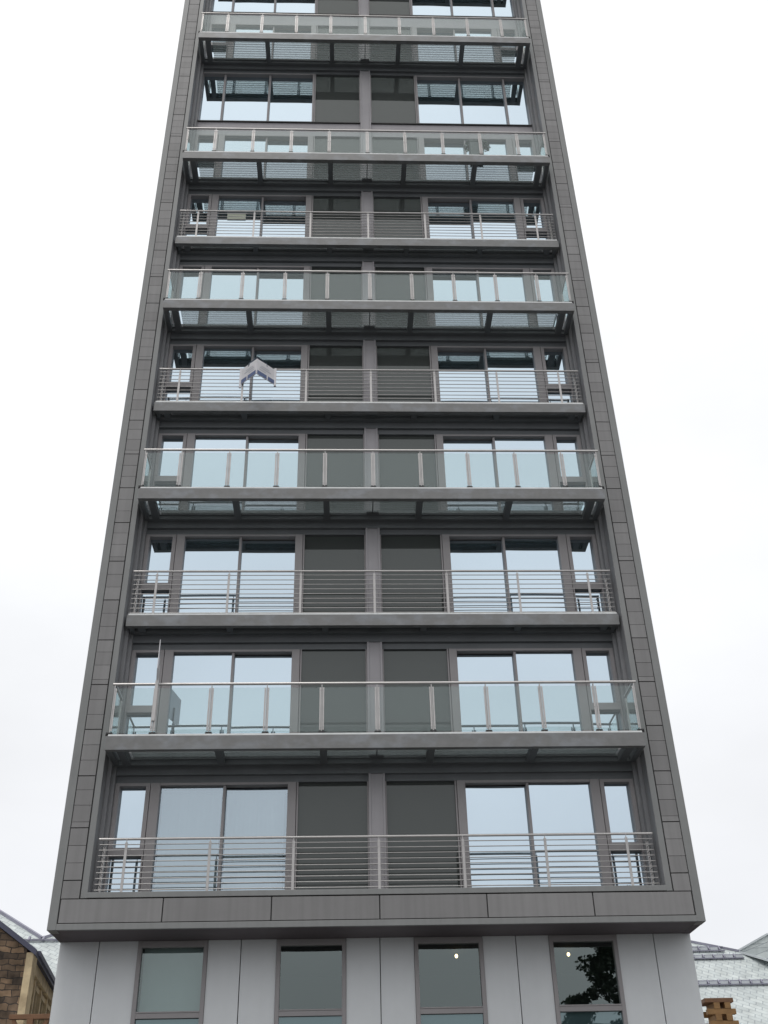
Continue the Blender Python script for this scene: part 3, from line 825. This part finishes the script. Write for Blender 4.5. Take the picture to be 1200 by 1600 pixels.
# left timber frame in front of the sandstone wall
root = empty('timber_trestle', (-6.84, 3.3, 0))
tag(root, 'reddish brown timber beam on a braced post before the sandstone wall', 'trestle')
o = MB(); o.box(-0.42, 0.42, -0.06, 0.06, 4.91, 5.00); o.build('beam', M_TIMBERD, root, bevel=0.006)
o = MB(); o.box(-0.06, 0.06, -0.058, 0.058, 0.13, 4.91); o.build('post', M_TIMBERD, root)
for s in (-1, 1):
    o = MB(); o.bar((0, 0, 4.42), (s * 0.34, 0, 4.90), 0.07, 0.07, up=(0, 1, 0)); o.build('brace', M_TIMBERD, root)

# right: stack of timber beams
root = empty('timber_stack', (9.74, 12.0, 0.13))
tag(root, 'open tower of golden timber beams laid crosswise, right of the pale wall', 'timber stack')
zt_ = 6.35 - 0.13
o = MB(); o.box(-0.42, 0.38, -0.36, 0.36, zt_ - 0.11, zt_); o.build('cap', M_TIMBERD, root, bevel=0.008)
z = zt_ - 0.11; k = 0
while z > 0.3:
    o = MB()
    for q in (-0.10, 0.20): o.box(q - 0.085, q + 0.085, -0.36, 0.36, z - 0.16, z)
    o.build('cross_timber', M_TIMBER, root, bevel=0.006)
    z -= 0.16; j = 0.02 * (k % 3)
    o = MB()
    for q in (-0.26, 0.26): o.box(-0.38 + j, 0.41 + j, q - 0.085, q + 0.085, z - 0.14, z)
    o.build('long_timber', M_TIMBER, root, bevel=0.006)
    z -= 0.14; k += 1

def gslope(x, z, y0, z0, k): return (x, y0 + (z - z0) / k, z)
# right slate roofed hall
hall = empty('slate_roofed_hall', (0, 0, 0))
tag(hall, 'pale slate roofed hall with a pointed dormer, right of the tower', 'building')
K = 0.9; Y3, Z3 = 28.0, 9.33
def on(x, z, off=0.0): return Vector((x, Y3 + (z - Z3) / K - off * 0.67, z + off * 0.74))
o = MB()
pts = [on(11.0, 6.9), on(22.5, 6.9), on(22.5, 10.95), on(17.1, 10.95), on(16.1, 11.26), on(15.08, 11.55), on(11.0, 12.7)]
o.prism(pts, (0, 0.35, -0.45))
o.build('roof', M_SLATE, hall)
o = MB(); o.box(11.0, 22.5, Y3 - 2.3, Y3 - 2.1, 0.13, 6.85); o.box(11.0, 22.5, Y3 - 2.1, Y3 + 6, 0.13, 6.5); o.prism([on(11.3, 6.5, -0.4), on(22.3, 6.5, -0.4), on(22.3, 10.4, -0.4), on(11.3, 10.4, -0.4)], (0, 6.0, -0.2)); o.build('wall', M_RENDER, hall)
o = MB()
for a, c in ((on(11.0, 12.7), on(15.08, 11.55)), (on(15.08, 11.55), on(16.1, 11.26)), (on(16.1, 11.26), on(17.1, 10.97)), (on(17.1, 10.97), on(22.5, 10.97))): o.bar(a, c, 0.16, 0.10)
o.build('ridge', M_RIDGE, hall)
def guard_row(z, xa, xb, hh):
    o = MB(); o.bar(on(xa, z + hh, 0.06), on(xb, z + hh, 0.06), 0.10, 0.04); o.bar(on(xa, z - hh, 0.06), on(xb, z - hh, 0.06), 0.10, 0.04)
    x = xa
    while x < xb:
        o.bar(on(x, z - hh, 0.07), on(x, z + hh, 0.07), 0.05, 0.12); x += 0.46
    ob = o.build('snow_guard', M_RIDGE, hall)
    o = MB(); x = xa + 0.06
    while x < xb - 0.3:
        o.bar(on(x, z, 0.05), on(x + 0.34, z, 0.05), 0.08, 0.13); x += 0.46
    o.build('block', M_GUARD, ob)
guard_row(9.36, 12.0, 22.3, 0.09)
guard_row(10.66, 12.0, 17.0, 0.08)
guard_row(11.08, 12.0, 16.35, 0.10)
o = MB()   # dormer
Ad = Vector((18.0, 28.6, 11.45)); Bd = Vector((16.95, 29.9, 11.0)); Cd = Vector((18.45, 27.9, 9.95)); Dd = Vector((19.4, 28.3, 10.6)); Ed = Vector((19.0, 30.2, 10.9))
o.add([Ad, Bd, Cd, Dd, Ed], [(0, 1, 2), (0, 2, 3), (0, 3, 4), (0, 4, 1), (1, 4, 3, 2)])
o.build('dormer', M_SLATE, hall)
o = MB(); o.bar(Ad, Bd, 0.10, 0.08); o.bar(Bd, Cd, 0.10, 0.08); o.bar(Ad, Dd, 0.10, 0.08)
o.build('dormer_ridge', M_GUARD, hall)

# left pale roof behind the sandstone building
hall = empty('pale_roofed_building', (0, 0, 0))
tag(hall, 'pale tiled roof dipping to a valley behind the blackened sandstone gable', 'building')
o = MB()
def onl(x, z, off=0.0): return Vector((x, 30.0 + (z - 11.9) / 0.9 - off * 0.67, z + off * 0.74))
o.prism([onl(-26, 6.0), onl(-11.2, 6.0), onl(-11.2, 13.1), onl(-13.26, 12.37), onl(-14.04, 12.03), onl(-16.07, 13.25), onl(-19.5, 15.3), onl(-26, 15.3)], (0, 0.35, -0.4))
o.build('roof', M_SLATE, hall)
o = MB()
for a, c in ((onl(-11.2, 13.1), onl(-13.26, 12.37)), (onl(-13.26, 12.37), onl(-14.04, 12.03)), (onl(-14.04, 12.03), onl(-16.07, 13.25)), (onl(-16.07, 13.25), onl(-19.5, 15.3))): o.bar(a, c, 0.2, 0.12)
o.bar(onl(-16.0, 11.85, 0.08), onl(-11.2, 11.85, 0.08), 0.1, 0.07)
x = -15.8
while x < -11.3:
    o.bar(onl(x, 11.8, 0.1), onl(x, 12.0, 0.1), 0.08, 0.1); x += 0.62
o.build('ridge', M_RIDGE, hall)
o = MB(); o.box(-26, -11.2, 24.0, 32.0, 0.13, 6.4); o.prism([onl(-25.8, 6.0, -0.4), onl(-11.5, 6.0, -0.4), onl(-11.5, 11.5, -0.4), onl(-25.8, 11.5, -0.4)], (0, 5.0, -0.2)); o.build('wall', M_RENDER, hall)

# ================================================================== tree across the street (seen mirrored in the last lower window)
def tree(x, y, h, r, label):
    root = empty('street_tree', (x, y, 0.1))
    tag(root, label, 'tree')
    rg = random.Random(11)
    o = MB(); o.tube((0, 0, 0), (0.1, 0.05, h * 0.45), 0.26, 0.17, n=10); o.tube((0.1, 0.05, h * 0.45), (0, 0, h * 0.92), 0.17, 0.04, n=8)
    for k in range(22):
        z = h * (0.22 + 0.7 * k / 22); a = k * 2.4; rr = r * (1.0 - (z / h - 0.2) / 0.85) * 0.85
        o.tube((0.05, 0.02, z), (math.cos(a) * rr, math.sin(a) * rr, z + 0.5), 0.06, 0.015, n=6)
    o.build('trunk', M_BARK, root)
    o = MB()
    for k in range(190):
        t = rg.random() ** 0.8; z = h * (0.2 + 0.78 * t); env = r * (1.0 - t) ** 0.75 + 0.25
        a = rg.uniform(0, 2 * math.pi); q = env * (0.35 + 0.65 * rg.random() ** 0.5)
        leaf_blob(o, (math.cos(a) * q, math.sin(a) * q, z), rg.uniform(0.55, 0.95) * (1.15 - 0.5 * t), 130, 0.13, rg, (1, 1, 0.6))
    o.build('crown', M_TLEAF, root)
tree(12.2, -28.0, 13.4, 5.6, 'dark leafy tree mirrored in the rightmost window of the pale wall')
